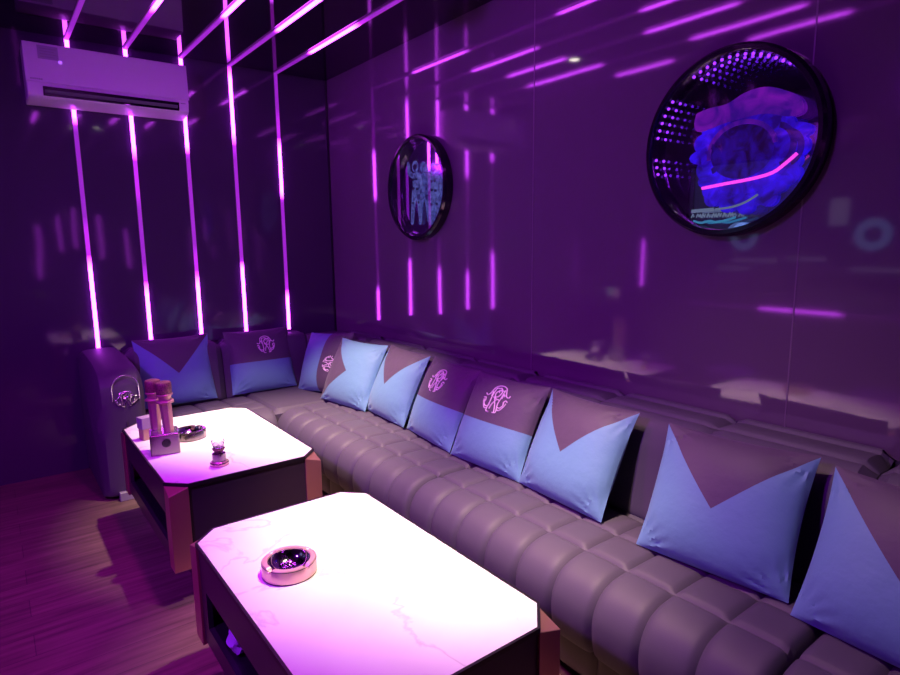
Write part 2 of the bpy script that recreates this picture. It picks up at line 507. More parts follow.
# local axes of a mirror: x out of the wall is -x world; figure drawn in (a, b): a to the viewer's right (-y), b up
def fig(bm, poly, depth, th):
    a = [bm.verts.new((-depth, -p[0], p[1])) for p in poly]; b = [bm.verts.new((-depth-th, -p[0], p[1])) for p in poly]
    n = len(poly)
    bm.faces.new(a[::-1]); bm.faces.new(b)
    for i in range(n): bm.faces.new((a[i], b[i], b[(i+1) % n], a[(i+1) % n]))
def ell(cx, cy, rx, ry, n=28, a0=0, a1=2*PI): return [(cx+rx*math.cos(a0+(a1-a0)*i/n), cy+ry*math.sin(a0+(a1-a0)*i/n)) for i in range(n)]
def ringseg(bm, cx, cy, rx, ry, w, depth, th, a0, a1, n=24):
    for i in range(n):
        p, q = a0+(a1-a0)*i/n, a0+(a1-a0)*(i+1)/n
        fig(bm, [(cx+rx*math.cos(p), cy+ry*math.sin(p)), (cx+rx*math.cos(q), cy+ry*math.sin(q)),
                 (cx+(rx-w)*math.cos(q), cy+(ry-w)*math.sin(q)), (cx+(rx-w)*math.cos(p), cy+(ry-w)*math.sin(p))], depth, th)
def capsule(x0, y0, x1, y1, r0, r1, n=8):
    t = math.atan2(y1-y0, x1-x0)
    return [(x1+r1*math.cos(t-PI/2+PI*i/n), y1+r1*math.sin(t-PI/2+PI*i/n)) for i in range(n+1)] + \
           [(x0+r0*math.cos(t+PI/2+PI*i/n), y0+r0*math.sin(t+PI/2+PI*i/n)) for i in range(n+1)]

def mirror(y, z, R, label, dep=.062, lit=((0, 2*PI),), dots=66):
    t = thing('infinity_mirror', label, 'mirror', (W, y, z), 0, 'round mirrors on the right wall')
    obj('frame', inward([(R-.004, 0), (R, .004), (R, dep-.012), (R-.010, dep), (R-.024, dep), (R-.028, dep-.010), (R-.028, .006), (R-.004, .0)]), M['black_gloss'], t)
    obj('back_mirror', inward([(.0005, .006), (R-.028, .006)]), M['mirror'], t, smooth=False)
    bm = bmesh.new(); lathe(bm, [(R-.028, dep-.014), (R-.028, dep-.0145)], 96, mtx=Matrix.Rotation(-PI/2, 4, 'Y'))
    bm.free()
    bm = bmesh.new()
    bm.faces.new([bm.verts.new((-(dep-.012), (R-.028)*math.cos(2*PI*i/96), (R-.028)*math.sin(2*PI*i/96))) for i in range(96)])
    obj('glass_pane', bm, M['half'], t, smooth=False)
    for p, q in lit:
        bm = bmesh.new()
        for i in range(dots):
            a = 2*PI*i/dots
            if not p <= a <= q: continue
            c = Vector((-dep*.52, -(R-.036)*math.cos(a), (R-.036)*math.sin(a)))
            bmesh.ops.create_icosphere(bm, subdivisions=1, radius=.0062, matrix=Matrix.Translation(c))
        obj('led_arc', bm, M['dot'], t)
    return t
dg = math.radians
big = mirror(1.195, 1.795, .337, 'large round infinity mirror with rows of violet dots and a blue glowing helmet figure',
             lit=((dg(50), dg(125)), (dg(138), dg(172)), (dg(182), dg(200))))
small = mirror(3.20, 1.785, .322, 'smaller-looking round infinity mirror near the corner with a blue waving spacesuit figure and its modelled mirror repeat', dots=66, lit=())

# large mirror: a spacesuit helmet and collar
dp = .016
bm = bmesh.new()
fig(bm, ell(.06, -.02, .175, .165), dp, .006); 
o_ = obj('helmet_print', bm, M['fig_blue'], big, smooth=False)
bm = bmesh.new(); fig(bm, ell(.045, -.035, .115, .095), dp+.0065, .003)
obj('visor_print', bm, M['fig_visor'], o_, smooth=False)
bm = bmesh.new(); ringseg(bm, .045, -.035, .130, .112, .016, dp+.0065, .005, dg(10), dg(190))
obj('visor_rim', bm, M['fig_violet'], o_, smooth=False)
for k, (ox, rr_) in enumerate(((.165, .070), (.205, .055), (-.075, .050))):
    bm = bmesh.new(); ringseg(bm, ox, -.03-.01*k, rr_, rr_*1.15, .020, dp+.0065+.001*k, .004, dg(-70), dg(80))
    obj('helmet_ring', bm, M['fig_visor'], o_, smooth=False)
bm = bmesh.new(); fig(bm, [(p[0], p[1]) for p in smooth_line([(-.14, .125), (-.145, .085), (-.12, .058), (.0, .078), (.12, .085), (.20, .062), (.245, .075), (.225, .125), (.13, .172), (.05, .170), (-.02, .142), (-.09, .138), (-.135, .128)], 5)], dp, .007)
obj('cap_print', bm, M['fig_violet'], big, smooth=False)
bm = bmesh.new()
random.seed(3)
for i in range(15):
    a = dg(150 + 16*i); fig(bm, ell(.06+.17*math.cos(a), -.03+.175*math.sin(a), .03+.012*(i % 3), .028+.01*(i % 2), 14), dp-.003+.0004*i, .002)
for x, yv in ((.0, -.215), (.07, -.225), (-.06, -.19), (.15, -.20)): fig(bm, ell(x, yv, .032, .035, 14), dp, .004)
obj('collar_print', bm, M['fig_blue'], big, smooth=False)
bm = bmesh.new()
tube(bm, [(-.040, -p[0], p[1]) for p in smooth_line([(-.09, -.155), (.0, -.145), (.10, -.135), (.17, -.12), (.215, -.09), (.245, -.065)], 5)], .006, 6)
obj('led_reflection_line', bm, M['led_reflection'], big)  # glowing line modelled in place of an LED strip's reflection
# caption under the figure: a swash over a short line of marks, cyan waves beneath
bm = bmesh.new(); cd = .044
tube(bm, [(-cd, -p[0], p[1]) for p in smooth_line([(-.03, -.236), (.03, -.231), (.08, -.217), (.125, -.192)], 5)], .0042, 5)
fig(bm, [(-.125, -.246), (-.035, -.242), (-.035, -.229), (-.125, -.233)], cd, .003)
obj('swash', bm, M['caption'], big)
x = -.125
for k in range(8):
    bm = bmesh.new()
    tube(bm, [(-cd, -p[0], p[1]) for p in smooth_line([(x, -.264), (x+.006, -.250), (x+.011, -.262), (x+.016, -.251), (x+.018, -.265)][:3+(k*2) % 3], 3)], .0026, 4)
    obj('letter', bm, M['caption'], big); x += .021
bm = bmesh.new()
tube(bm, [(-cd, -p[0], p[1]) for p in smooth_line([(-.115, -.276), (-.085, -.284), (-.05, -.278), (-.02, -.284), (.02, -.276), (.05, -.268)], 5)], .0045, 5)
obj('caption_wave', bm, M['caption_cyan'], big)

# small mirror: a waving spacesuit figure and its modelled repeat
def spaceman(root, ox, oz, s, dpt, m, m2):
    bm = bmesh.new()
    P = lambda x, y: (ox+x*s, oz+y*s)
    def cap(x0, y0, x1, y1, r0, r1, k): fig(bm, capsule(*P(x0, y0), *P(x1, y1), r0*s, r1*s), dpt+.0006*k, .006)
    cap(0, .10, .01, .30, .105, .125, 0)           # torso
    cap(-.11, .36, -.24, .43, .055, .050, 1); cap(-.24, .43, -.27, .62, .048, .035, 2)     # raised arm
    cap(.13, .34, .22, .15, .055, .045, 3); cap(.22, .15, .15, .0, .045, .035, 4)
    cap(-.05, .02, -.10, -.26, .075, .060, 5); cap(-.10, -.28, -.15, -.60, .058, .045, 6)
    cap(.06, .02, .13, -.24, .075, .060, 7); cap(.13, -.26, .17, -.56, .058, .045, 8)
    fig(bm, ell(*P(.0, .54), .105*s, .115*s), dpt+.004, .006)
    f = obj('spacesuit_print', bm, m, root, smooth=False)
    bm = bmesh.new(); fig(bm, ell(*P(.01, .53), .07*s, .06*s), dpt+.0105, .002)
    obj('visor_print', bm, m2, f, smooth=False)
    for dx, dy in ((-.06, .28), (.05, .28), (-.05, .10), (.07, .08), (-.09, -.2), (.12, -.2)):
        bm = bmesh.new(); fig(bm, ell(*P(dx, dy), .035*s, .028*s, 12), dpt+.0105, .0015)
        obj('suit_patch', bm, m2, f, smooth=False)
spaceman(small, -.02, -.03, .30, .030, M['fig_pale'], M['fig_dark'])
spaceman(small, .15, -.05, .285, .012, M['fig_pale'], M['fig_dark'])  # second figure drawn in as the first one's mirror image

# ------------------------------------------------------------------ sofa
sofa = thing('corner_sofa', 'long dark plum quilted leather corner sofa along the back and right walls', 'sofa', (1.6, 2.5, 0))
SL = sofa.location
def arcs(prof, step=.012):
    """resample a polyline profile with arc lengths"""
    P = smooth_line(prof, 14); s = [0]
    for a, b in zip(P, P[1:]): s.append(s[-1]+(b-a).length)
    return P, s
def quilted(name, prof, L0, L1, seams_s, du, depth, m, axis='Y', flip=False, end_round=.03, puff=.010, extra=0):
    """profile (out, z) swept along an axis; panels swell between seams"""
    P, s = arcs(prof); nv = len(P)
    n_sq = max(1, round((L1-L0)/du)); sq = (L1-L0)/n_sq; nu = n_sq*14
    seams = [0]+list(seams_s)+[s[-1]]
    bm = bmesh.new(); grid = []
    def bump(t, w):       # t distance to the nearest seam
        return min(1, max(0, t)/w)
    for i in range(nu+1):
        y = L0+(L1-L0)*i/nu; ft = (i % 14)/14; du_ = min(ft, 1-ft)*sq
        e = min(y-L0, L1-y); row = []
        ed = -end_round*(1-math.sqrt(max(0, 1-(1-min(1, e/end_round))**2))) if e < end_round else 0
        for j in range(nv):
            p = P[j]; a = P[max(j-1, 0)]; b = P[min(j+1, nv-1)]
            t = (b-a).normalized(); nrm = Vector((-t.y, t.x))
            if flip: nrm = -nrm
            dv = min(abs(s[j]-q) for q in seams)
            bu = 1-(1-bump(du_, .06))**3; bv = 1-(1-bump(dv, .06))**3
            off = puff*(bu*bv) - depth*(1-min(bump(du_, .014), bump(dv, .014))) + ed
            q = p+nrm*off
            row.append(bm.verts.new((q.x, y, q.y)))
        grid.append(row)
    for i in range(nu):
        for j in range(nv-1): bm.faces.new((grid[i][j], grid[i+1][j], grid[i+1][j+1], grid[i][j+1]))
    for r in (grid[0], grid[-1]):
        try: bm.faces.new(r)
        except ValueError: pass
    if axis == 'X':
        for v in bm.verts:
            x, y, z = v.co; v.co = (y, D-(W-x), z)
    for v in bm.verts:
        v.co.x = min(v.co.x, W-.004); v.co.y = min(v.co.y, D-.014); v.co -= SL
    return obj(name, bm, m, sofa)

KS = 1.034                                    # seats are drawn with their top at .42 and brought down to .385
sq_ = lambda pr: [(x*KS, H-(H-z)*KS) for x, z in pr]
seat_prof = sq_([(1.96, .402), (1.80, .415), (1.69, .420), (1.60, .422), (1.51, .422), (1.43, .415), (1.375, .388), (1.342, .335), (1.336, .27), (1.350, .205), (1.375, .190)])
P_, s_ = arcs(seat_prof)
def s_at(x, zmin=.3): return min((abs(p.x-x) + (10 if p.y < zmin else 0), q) for p, q in zip(P_, s_))[1]
seams = [s_at(1.84*KS), s_at(1.675*KS), s_at(1.51*KS)]
plinth_prof = [(1.440, .151), (1.422, .147), (1.418, .12), (1.418, .06), (1.425, .032), (1.435, .024)]
for y0, y1 in ((-.96, .587), (.591, 2.133), (2.137, 3.68)):
    quilted('seat_cushion', seat_prof, y0, y1, seams, .1706, .009, M['leather'], flip=True, puff=.009)
    quilted('plinth_panel', plinth_prof, y0, y1, [], .1706, .006, M['leather_dark'], flip=True, puff=.006)
# the back run; its front faces the tables
quilted('seat_cushion', seat_prof, .66, 1.392, seams, .1706, .009, M['leather'], axis='X', flip=True, puff=.009)
quilted('plinth_panel', plinth_prof, .66, 1.42, [], .1706, .006, M['leather_dark'], axis='X', flip=True, puff=.006)
# corner seat
bm = bmesh.new(); n = 20
gr = []
x0, x1, y0, y1 = 1.383, 2.06, 3.685, 4.36
for i in range(n+1):
    r = []
    for j in range(n+1):
        u, v = i/n, j/n
        e = min(u, v, 1-u, 1-v)*.7
        z = .389 - .030*max(0, 1-e/.035)**2
        r.append(bm.verts.new((x0+(x1-x0)*u-SL.x, y0+(y1-y0)*v-SL.y, z)))
    gr.append(r)
for i in range(n):
    for j in range(n): bm.faces.new((gr[i][j], gr[i+1][j], gr[i+1][j+1], gr[i][j+1]))
bd = [e for e in bm.edges if len(e.link_faces) == 1]
ex = bmesh.ops.extrude_edge_only(bm, edges=bd)
for v in [q for q in ex['geom'] if isinstance(q, bmesh.types.BMVert)]: v.co.z = .16
obj('corner_seat', bm, M['leather'], sofa)
# carcass under and behind the cushions
bm = bmesh.new()
box(bm, 1.46-SL.x, W-.004-SL.x, -.96-SL.y, D-.014-SL.y, .02, .33)
box(bm, .66-SL.x, 1.46-SL.x, 3.77-SL.y, D-.014-SL.y, .02, .33)
obj('carcass', bm, M['leather_dark'], sofa, smooth=False)
back_prof = [(1.925, .365), (1.945, .48), (1.962, .58), (1.980, .67), (2.012, .735), (2.07, .765), (2.14, .764), (2.20, .752), (2.226, .735), (2.230, .37)]
back_prof_b = [(1.925+(2.23-1.925)*((x-1.925)/.305*.72+.28), z) for x, z in back_prof]
Pb, sb = arcs(back_prof)
top_s = min((abs(p.x-2.07)+abs(p.y-.765), q) for p, q in zip(Pb, sb))[1]
for y0, y1 in ((-.96, .587), (.591, 2.133), (2.137, 3.68), (3.685, 4.20)):
    quilted('back_cushion', back_prof, y0, y1, [top_s], .50, .008, M['leather'], flip=False, puff=.012, end_round=.018)
for y0, y1 in ((.66, 1.26), (1.265, 1.93)):
    quilted('back_cushion', back_prof_b, y0, y1, [top_s], .55, .008, M['leather'], axis='X', flip=False, puff=.012, end_round=.018)
bm = bmesh.new(); box(bm, 1.90-SL.x, W-.006-SL.x, 4.22-SL.y, D-.014-SL.y, .36, .745)
obj('back_corner', bm, M['leather'], sofa, bevel=.03)

# arm at the left end: an upright slab with a rounded front top
arm_prof = [(D-.014, .02), (3.79, .02), (3.765, .06), (3.755, .35), (3.752, .62), (3.765, .69), (3.81, .735), (3.90, .762), (4.10, .785), (D-.014, .792)]
ax0, ax1 = .405, .655
bm = bmesh.new()
pl = [arm_prof[0]]+[tuple(p) for p in smooth_line(arm_prof[1:], 6)]
a = []; K = 9
for k in range(K+1):
    u = -1+2*k/K; x = (ax0+ax1)/2+u*(ax1-ax0)/2
    inn = .045*(1-math.sqrt(max(0, 1-abs(u)**4)))
    r = []
    for (y, z) in pl:
        r.append(bm.verts.new((x-SL.x, min(y+(inn if y < 4.2 else 0), D-.014)-SL.y, max(.02, z-inn*(1 if z > .4 else 0)))))
    a.append(r)
for r, q in zip(a, a[1:]):
    for i in range(len(pl)): bm.faces.new((r[i], q[i], q[(i+1) % len(pl)], r[(i+1) % len(pl)]))
bm.faces.new(a[0]); bm.faces.new(a[-1][::-1])
arm = obj('armrest', bm, M['leather'], sofa)
obj('foot', boxm(.475-SL.x, .585-SL.x, 3.738-SL.y, 3.80-SL.y, 0, .05), M['grey_plastic'], sofa, smooth=False, bevel=.003)
bm = bmesh.new(); tube(bm, [(.548-SL.x, 3.750-SL.y, .07), (.548-SL.x, 3.748-SL.y, .46)], .003, 6)
obj('piping', bm, M['leather_dark'], arm)
cx, fy = .553, 3.744
pts = [(cx-.068, .585)] + [(cx-.068*math.cos(PI*i/16), .655+.072*math.sin(PI*i/16)) for i in range(17)] + [(cx+.068, .585)]
bm = bmesh.new(); tube(bm, [(x-SL.x, fy+.004-.0+max(0, z-.70)*.25-SL.y, z) for x, z in pts], .0042, 8)
obj('metal_arch', bm, M['silver'], arm)

# monogram strokes, in a -1..1 square
STROKES = [
    [(-.95, .22), (-.80, .12), (-.62, .22), (-.55, .48), (-.48, .75), (-.2, .93), (.1, .95), (.4, .82), (.55, .58), (.72, .30), (.92, .25), (.97, .40)],
    [(-.35, .72), (-.36, .2), (-.33, -.3), (-.38, -.85), (-.15, -.92)],
    [(-.35, .72), (.05, .74), (.24, .48), (.12, .16), (-.22, .06)],
    [(-.12, .06), (.12, -.32), (.26, -.72), (.30, -.92)],
    [(.38, .70), (.40, .2), (.34, -.3), (.42, -.82), (.16, -.90)],
    [(.38, .62), (.0, .58), (-.18, .34), (-.02, .02), (.30, -.04)],
    [(.12, -.02), (-.10, -.40), (-.18, -.72)],
    [(-.98, -.10), (-.84, -.06), (-.74, -.22), (-.78, -.42), (-.58, -.60), (-.36, -.55), (-.30, -.40)],
    [(-.90, -.20), (-.80, -.45), (-.60, -.74), (-.38, -.70)],
    [(.98, -.06), (.84, .02), (.72, -.10), (.76, -.32), (.60, -.52), (.40, -.50)],
    [(.92, -.14), (.84, -.40), (.62, -.68), (.44, -.66)],
    [(-.05, .80), (.10, .66), (-.06, .56), (.06, .44)],
    [(-.60, .30), (-.45, .40), (-.40, .10)], [(.60, .26), (.48, .40), (.46, .08)],
]
bm = bmesh.new()
for s in STROKES:
    tube(bm, [(cx+p[0]*.060-SL.x, fy+.003-SL.y, .592+p[1]*.045) for p in smooth_line(s, 4)], .0030, 5)
obj('emblem', bm, M['silver'], arm)

# ------------------------------------------------------------------ pillows
def pillow(name, base, yaw, lean, roll, kind, label, size=.48, hgt=.445, T=.082, seed=0, emblem=None):
    """base: middle of the lower edge; local x = the viewer's right, z up, -y towards the viewer"""
    t = thing(name, label, 'cushion', base, yaw, 'blue and plum cushions on the sofa')
    t.rotation_euler = (0, 0, yaw)
    rnd = random.Random(seed); ph = [rnd.uniform(0, 6) for _ in range(6)]
    mtx = Matrix.Rotation(-lean, 4, 'X') @ Matrix.Rotation(roll, 4, 'Y')
    hs = size/2; hz = hgt/2
    def surf(u, v, side):
        bow = .050
        x = u*hs*(1-bow*(1-v*v)*abs(u)**2); z = v*hz*(1-bow*(1-u*u)*abs(v)**2)
        th = T*(max(0, 1-abs(u)**2.6)*max(0, 1-abs(v)**2.6))**.62
        cr = 1+.05*math.sin(3.1*u+ph[0])*math.sin(2.7*v+ph[1])
        # creases running in from the corners
        for k, (cu, cv) in enumerate(((-1, -1), (1, -1), (1, 1), (-1, 1))):
            d = math.hypot(u-cu, v-cv); a = math.atan2((v-cv)*-cv, (u-cu)*-cu)
            th += -.010*math.exp(-((d-.36)/.17)**2)*math.sin(a*9+ph[2+k % 4])**2
        sag = -.012*(1-v)*(1-u*u)*.5
        y = side*max(.001, th*cr) if abs(u) < 1 and abs(v) < 1 else 0
        return Vector((x, y, z+hz+sag))
    n = 34
    bm = bmesh.new(); uvl = bm.loops.layers.uv.new('UVMap'); info = {}
    def warp(k): a = -1+2*k/n; return math.sin(a*PI/2)*.55+a*.45
    gf = [[None]*(n+1) for _ in range(n+1)]; gb = [[None]*(n+1) for _ in range(n+1)]
    for i in range(n+1):
        for j in range(n+1):
            u, v = warp(i), warp(j)
            f = bm.verts.new(mtx @ surf(u, v, -1)); info[f] = (u, v); gf[i][j] = f
            if i in (0, n) or j in (0, n): gb[i][j] = f
            else:
                b = bm.verts.new(mtx @ surf(u, v, 1)); info[b] = (u, v); gb[i][j] = b
    for i in range(n):
        for j in range(n):
            bm.faces.new((gf[i][j], gf[i+1][j], gf[i+1][j+1], gf[i][j+1]))
            bm.faces.new((gb[i][j+1], gb[i+1][j+1], gb[i+1][j], gb[i][j]))
    for f in bm.faces:
        for l in f.loops: u, v = info[l.vert]; l[uvl].uv = ((u+1)/2, (v+1)/2)
    obj('cover', bm, M['cush_'+kind], t)
    # welt cord round the edge
    edge = [(warp(i), -1) for i in range(n)] + [(1, warp(i)) for i in range(n)] + [(warp(n-i), 1) for i in range(n)] + [(-1, warp(n-i)) for i in range(n)]
    if emblem:
        eu, ev, es, er = emblem
        bm = bmesh.new(); c, s_ = math.cos(er), math.sin(er)
        for st_ in STROKES:
            line = []
            for p in smooth_line(st_, 4):
                a_, b_ = p[0]*es, p[1]*es*1.05
                q = surf(eu+c*a_-s_*b_, ev+s_*a_+c*b_, -1); q.y -= .0015
                line.append(mtx @ q)
            tube(bm, line, .0032, 5)
        obj('embroidered_emblem', bm, M['thread'], t)
    return t
R90 = -PI/2                                   # facing the left: the viewer's right is -y
ZP = .398
pillow('throw_pillow', (.945, 4.215, ZP), 0, .30, .0, 'notch', 'blue cushion with a plum pointed notch, beside the sofa arm', seed=1, hgt=.46)
pillow('throw_pillow', (1.528, 4.215, ZP), .0, .30, .0, 'band', 'cushion with blue lower half and embroidered plum top, standing against the back wall', seed=2, hgt=.455, emblem=(.12, .45, .28, 0))
pillow('throw_pillow', (1.805, 3.93, ZP), R90+.20, .42, -.10, 'band_side', 'cushion in the sofa corner turned sideways, with an upright blue strip at its left', seed=3, emblem=(.58, -.12, .26, -PI/2))
pillow('throw_pillow', (1.770, 3.500, ZP), R90+.14, .47, .0, 'notch_side', 'blue cushion turned sideways so its plum notch opens to the left', seed=4, size=.50)
pillow('throw_pillow', (1.825, 3.060, ZP), R90-.06, .45, .0, 'notch', 'blue cushion with a plum notch, between the sideways notched cushion and the first embroidered one', seed=5)
pillow('throw_pillow', (1.790, 2.560, ZP), R90-.12, .45, .0, 'band', 'left of the two neighbouring cushions with embroidered plum tops on the long side', seed=6, size=.485, emblem=(.02, .45, .30, 0))
pillow('throw_pillow', (1.763, 2.068, ZP), R90+.03, .47, .0, 'band', 'right of the two neighbouring cushions with embroidered plum tops on the long side', seed=7, emblem=(.05, .46, .32, 0))
pillow('throw_pillow', (1.755, 1.593, ZP), R90-.06, .47, .0, 'notch', 'blue cushion with a plum notch, just right of the embroidered pair', seed=8)
pillow('throw_pillow', (1.731, .931, ZP), R90+.10, .47, .0, 'notch', 'blue cushion with a plum notch standing alone, below the large round mirror', seed=9, size=.49)
pillow('throw_pillow', (1.690, .415, ZP), R90-.05, .47, .0, 'notch', 'blue cushion with a plum notch nearest the camera, cut off at the right edge', seed=10, size=.49)

# ------------------------------------------------------------------ tables
K = (H-.515)/(H-.40)                          # table heights are drawn at .40 and brought up to .515
def kp(x, y, z): return (x*K, y*K, H-(H-z)*K)
def table(x0, x1, y0, y1, label, ch=.085):
    cx, cy = (x0+x1)/2, (y0+y1)/2
    t = thing('coffee_table', label, 'table', kp(cx, cy, 0), 0, 'low marble tables'); t.scale = (K, K, K)
    pb = -kp(0, 0, 0)[2]/K
    obj('plinth', boxm(x0-cx+.13, x1-cx-.13, y0-cy+.13, y1-cy-.13, pb+.001, .03), M['dark'], t, smooth=False)
    X0, X1, Y0, Y1 = x0-cx, x1-cx, y0-cy, y1-cy
    h = .40
    octo = lambda e, c: [(X0+c, Y0+e), (X1-c, Y0+e), (X1-e, Y0+c), (X1-e, Y1-c), (X1-c, Y1-e), (X0+c, Y1-e), (X0+e, Y1-c), (X0+e, Y0+c)]
    obj('marble_top', prism(bmesh.new(), octo(.008, ch+.003), h-.012, h), M['marble'], t, smooth=False, bevel=.0015)
    # dark edge frame round the marble
    bm = bmesh.new(); A, B = octo(.0, ch), octo(.0085, ch+.0034)
    for i in range(8):
        j = (i+1) % 8; va = []
        for z in (h-.014, h+.001):
            va.append([bm.verts.new((*p, z)) for p in (A[i], A[j], B[j], B[i])])
        lo, hi = va
        bm.faces.new(lo[::-1]); bm.faces.new(hi)
        for k in range(4): bm.faces.new((lo[k], lo[(k+1) % 4], hi[(k+1) % 4], hi[k]))
    obj('top_frame', bm, M['dark'], t, smooth=False)
    # corner posts in copper, their sloping shoulders showing beyond the cut corners
    for sx, sy in ((0, 0), (1, 0), (1, 1), (0, 1)):
        px = X1 if sx else X0; py = Y1 if sy else Y0
        dx = -1 if sx else 1; dy = -1 if sy else 1
        bm = bmesh.new()
        e = .001
        pts = [(px+dx*e, py+dy*e), (px+dx*(ch), py+dy*e), (px+dx*ch, py+dy*ch), (px+dx*e, py+dy*ch)]
        hi = [h-.022, h-.006, h-.031, h-.006]
        lo = [bm.verts.new((*p, .0)) for p in pts]
        up = [bm.verts.new((*p, z)) for p, z in zip(pts, (h-.040, h-.0145, h-.0155, h-.0145))]
        up[2].co.z = h-.0155
        bm.faces.new(lo); bm.faces.new((up[0], up[1], up[3])); bm.faces.new((up[1], up[2], up[3]))
        for k in range(4): bm.faces.new((lo[k], lo[(k+1) % 4], up[(k+1) % 4], up[k]))
        # pull the inner part below the marble
        obj('corner_post', bm, M['copper'], t, smooth=False, bevel=.002)
    i_ = .010; c = ch
    obj('end_panel', boxm(X0+c, X1-c, Y0+i_, Y0+i_+.018, .02, h-.015), M['panel'], t, smooth=False)
    obj('end_panel', boxm(X0+c, X1-c, Y1-i_-.018, Y1-i_, .02, h-.015), M['panel'], t, smooth=False)
    obj('side_panel', boxm(X1-i_-.018, X1-i_, Y0+c, Y1-c, .02, h-.015), M['panel'], t, smooth=False)
    # the side towards the room has an open shelf
    bm = bmesh.new(); a, b = X0+i_, X0+i_+.018
    box(bm, a, b, Y0+c, Y1-c, .235, h-.015); box(bm, a, b, Y0+c, Y1-c, .02, .095)
    box(bm, a, b, Y0+c, Y0+c+.06, .095, .235); box(bm, a, b, Y1-c-.06, Y1-c, .095, .235)
    obj('shelf_surround', bm, M['panel'], t, smooth=False)
    bm = bmesh.new(); box(bm, X0+i_+.018, X0+.36, Y0+c, Y1-c, .080, .095); box(bm, X0+.36, X0+.375, Y0+c, Y1-c, .08, .24)
    box(bm, X0+i_+.018, X0+.375, Y0+c, Y1-c, .24, .255)
    obj('open_shelf', bm, M['dark'], t, smooth=False)
    return t
table(.488, 1.190, 1.053, 2.232, 'low white marble table with cut copper corners in the foreground')
table(.528, 1.252, 2.728, 3.90, 'low white marble table with cut copper corners further back, holding the microphones')

# ------------------------------------------------------------------ things on the tables
TZ = .4005
def ashtray(loc, rz, R, hgt, label, mo, mi):
    t = thing('ashtray', label, 'ashtray', kp(*loc), rz, 'round metal ashtrays'); t.scale = (K, K, K)
    bm = bmesh.new()
    def notch(p, a, r, z):
        if z > hgt-.006:
            for k in range(4):
                d = abs((a-k*PI/2+PI) % (2*PI)-PI)
                if d < .13: p.z -= .010*math.cos(d/.13*PI/2)
        return p
    lathe(bm, [(R-.003, 0), (R, .003), (R, hgt-.004), (R-.003, hgt), (R*.80, hgt+.0005), (R*.78, hgt-.004)], 120, notch, True, False)
    obj('rim', bm, mo, t)
    bm = bmesh.new()
    lathe(bm, [(R*.785, hgt-.003), (R*.72, hgt-.018), (R*.58, hgt*.35), (R*.40, .008), (R*.05, .006)], 72, None, False, True)
    obj('bowl', bm, mi, t)
    bm = bmesh.new(); lathe(bm, [(R+.0006, 0), (R+.0012, .0015), (R+.0006, .003)], 72, cap0=False, cap1=False)
    obj('base_line', bm, M['dark'], t)
    bm = bmesh.new(); lathe(bm, [(R+.0004, hgt-.0045), (R+.0009, hgt-.0035), (R+.0002, hgt-.0025)], 72, cap0=False, cap1=False)
    obj('edge_line', bm, M['dark'], t)
    return t
ashtray((.680, 1.760, TZ), .35, .086, .046, 'round rose gold ashtray with a chrome bowl on the foreground table', M['rosegold'], M['chrome'])
ashtray((.800, 3.415, TZ), .9, .083, .046, 'round dark metal ashtray on the back table behind the microphones', M['smoke_metal'], M['chrome'])

# microphone holder
hx, hy = .635, 3.245
hd = thing('microphone_stand', 'dark metal cube holder with a round knob carrying two microphones', 'microphone holder', kp(hx, hy, TZ), -.18); hd.scale = (K, K, K)
b_ = .068; hh = .105
bm = bmesh.new(); box(bm, -b_, b_, -.05, .085, 0, hh)
obj('body', bm, M['smoke_metal'], hd, smooth=False, bevel=.004)
obj('top_plate', boxm(-b_+.006, b_-.006, -.044, .079, hh, hh+.004), M['silver'], hd, smooth=False)
bm = bmesh.new(); mx_ = Matrix.Translation((.006, -.050, .062)) @ Matrix.Rotation(PI/2, 4, 'X')
lathe(bm, [(.021, 0), (.021, .004), (.016, .006), (.015, .003), (.004, .003)], 32, mtx=mx_)
obj('knob', bm, M['dark'], hd)
def microphone(dx, dy, tilt, label):
    top = TZ+hh+.0045
    t = thing('microphone', label, 'microphone', kp(hx+dx, hy+dy, top), 0, 'microphones in the holder'); t.scale = (K, K, K)
    t.rotation_euler = (tilt[0], tilt[1], .3)
    bm = bmesh.new(); lathe(bm, [(.024, .0), (.026, .01), (.028, .08), (.031, .150)], 7)
    h_ = obj('handle', bm, M['mic'], t, smooth=False, bevel=.002)
    bm = bmesh.new(); lathe(bm, [(.030, .150), (.043, .153), (.044, .162), (.032, .169)], 7)
    obj('anti_roll_ring', bm, M['mic'], t, smooth=False, bevel=.002)
    bm = bmesh.new(); lathe(bm, [(.030, .169), (.031, .186), (.035, .192)], 32)
    obj('collar', bm, M['mic'], t)
    bm = bmesh.new(); lathe(bm, [(.034, .192), (.0365, .196), (.0375, .236), (.0375, .252), (.034, .259), (.028, .261), (.003, .262)], 40)
    obj('grille', bm, M['mic_grille'], t)
    bm = bmesh.new(); lathe(bm, [(.0370, .190), (.0388, .192), (.0388, .198), (.0370, .200)], 40, cap0=False, cap1=False)
    obj('grille_band', bm, M['mic'], t)
microphone(.022, -.012, (.0, -.04, 0), 'pink metal microphone upright in the holder, nearer of the two')
microphone(-.020, .068, (.0, .0, 0), 'pink metal microphone behind the other one in the holder')

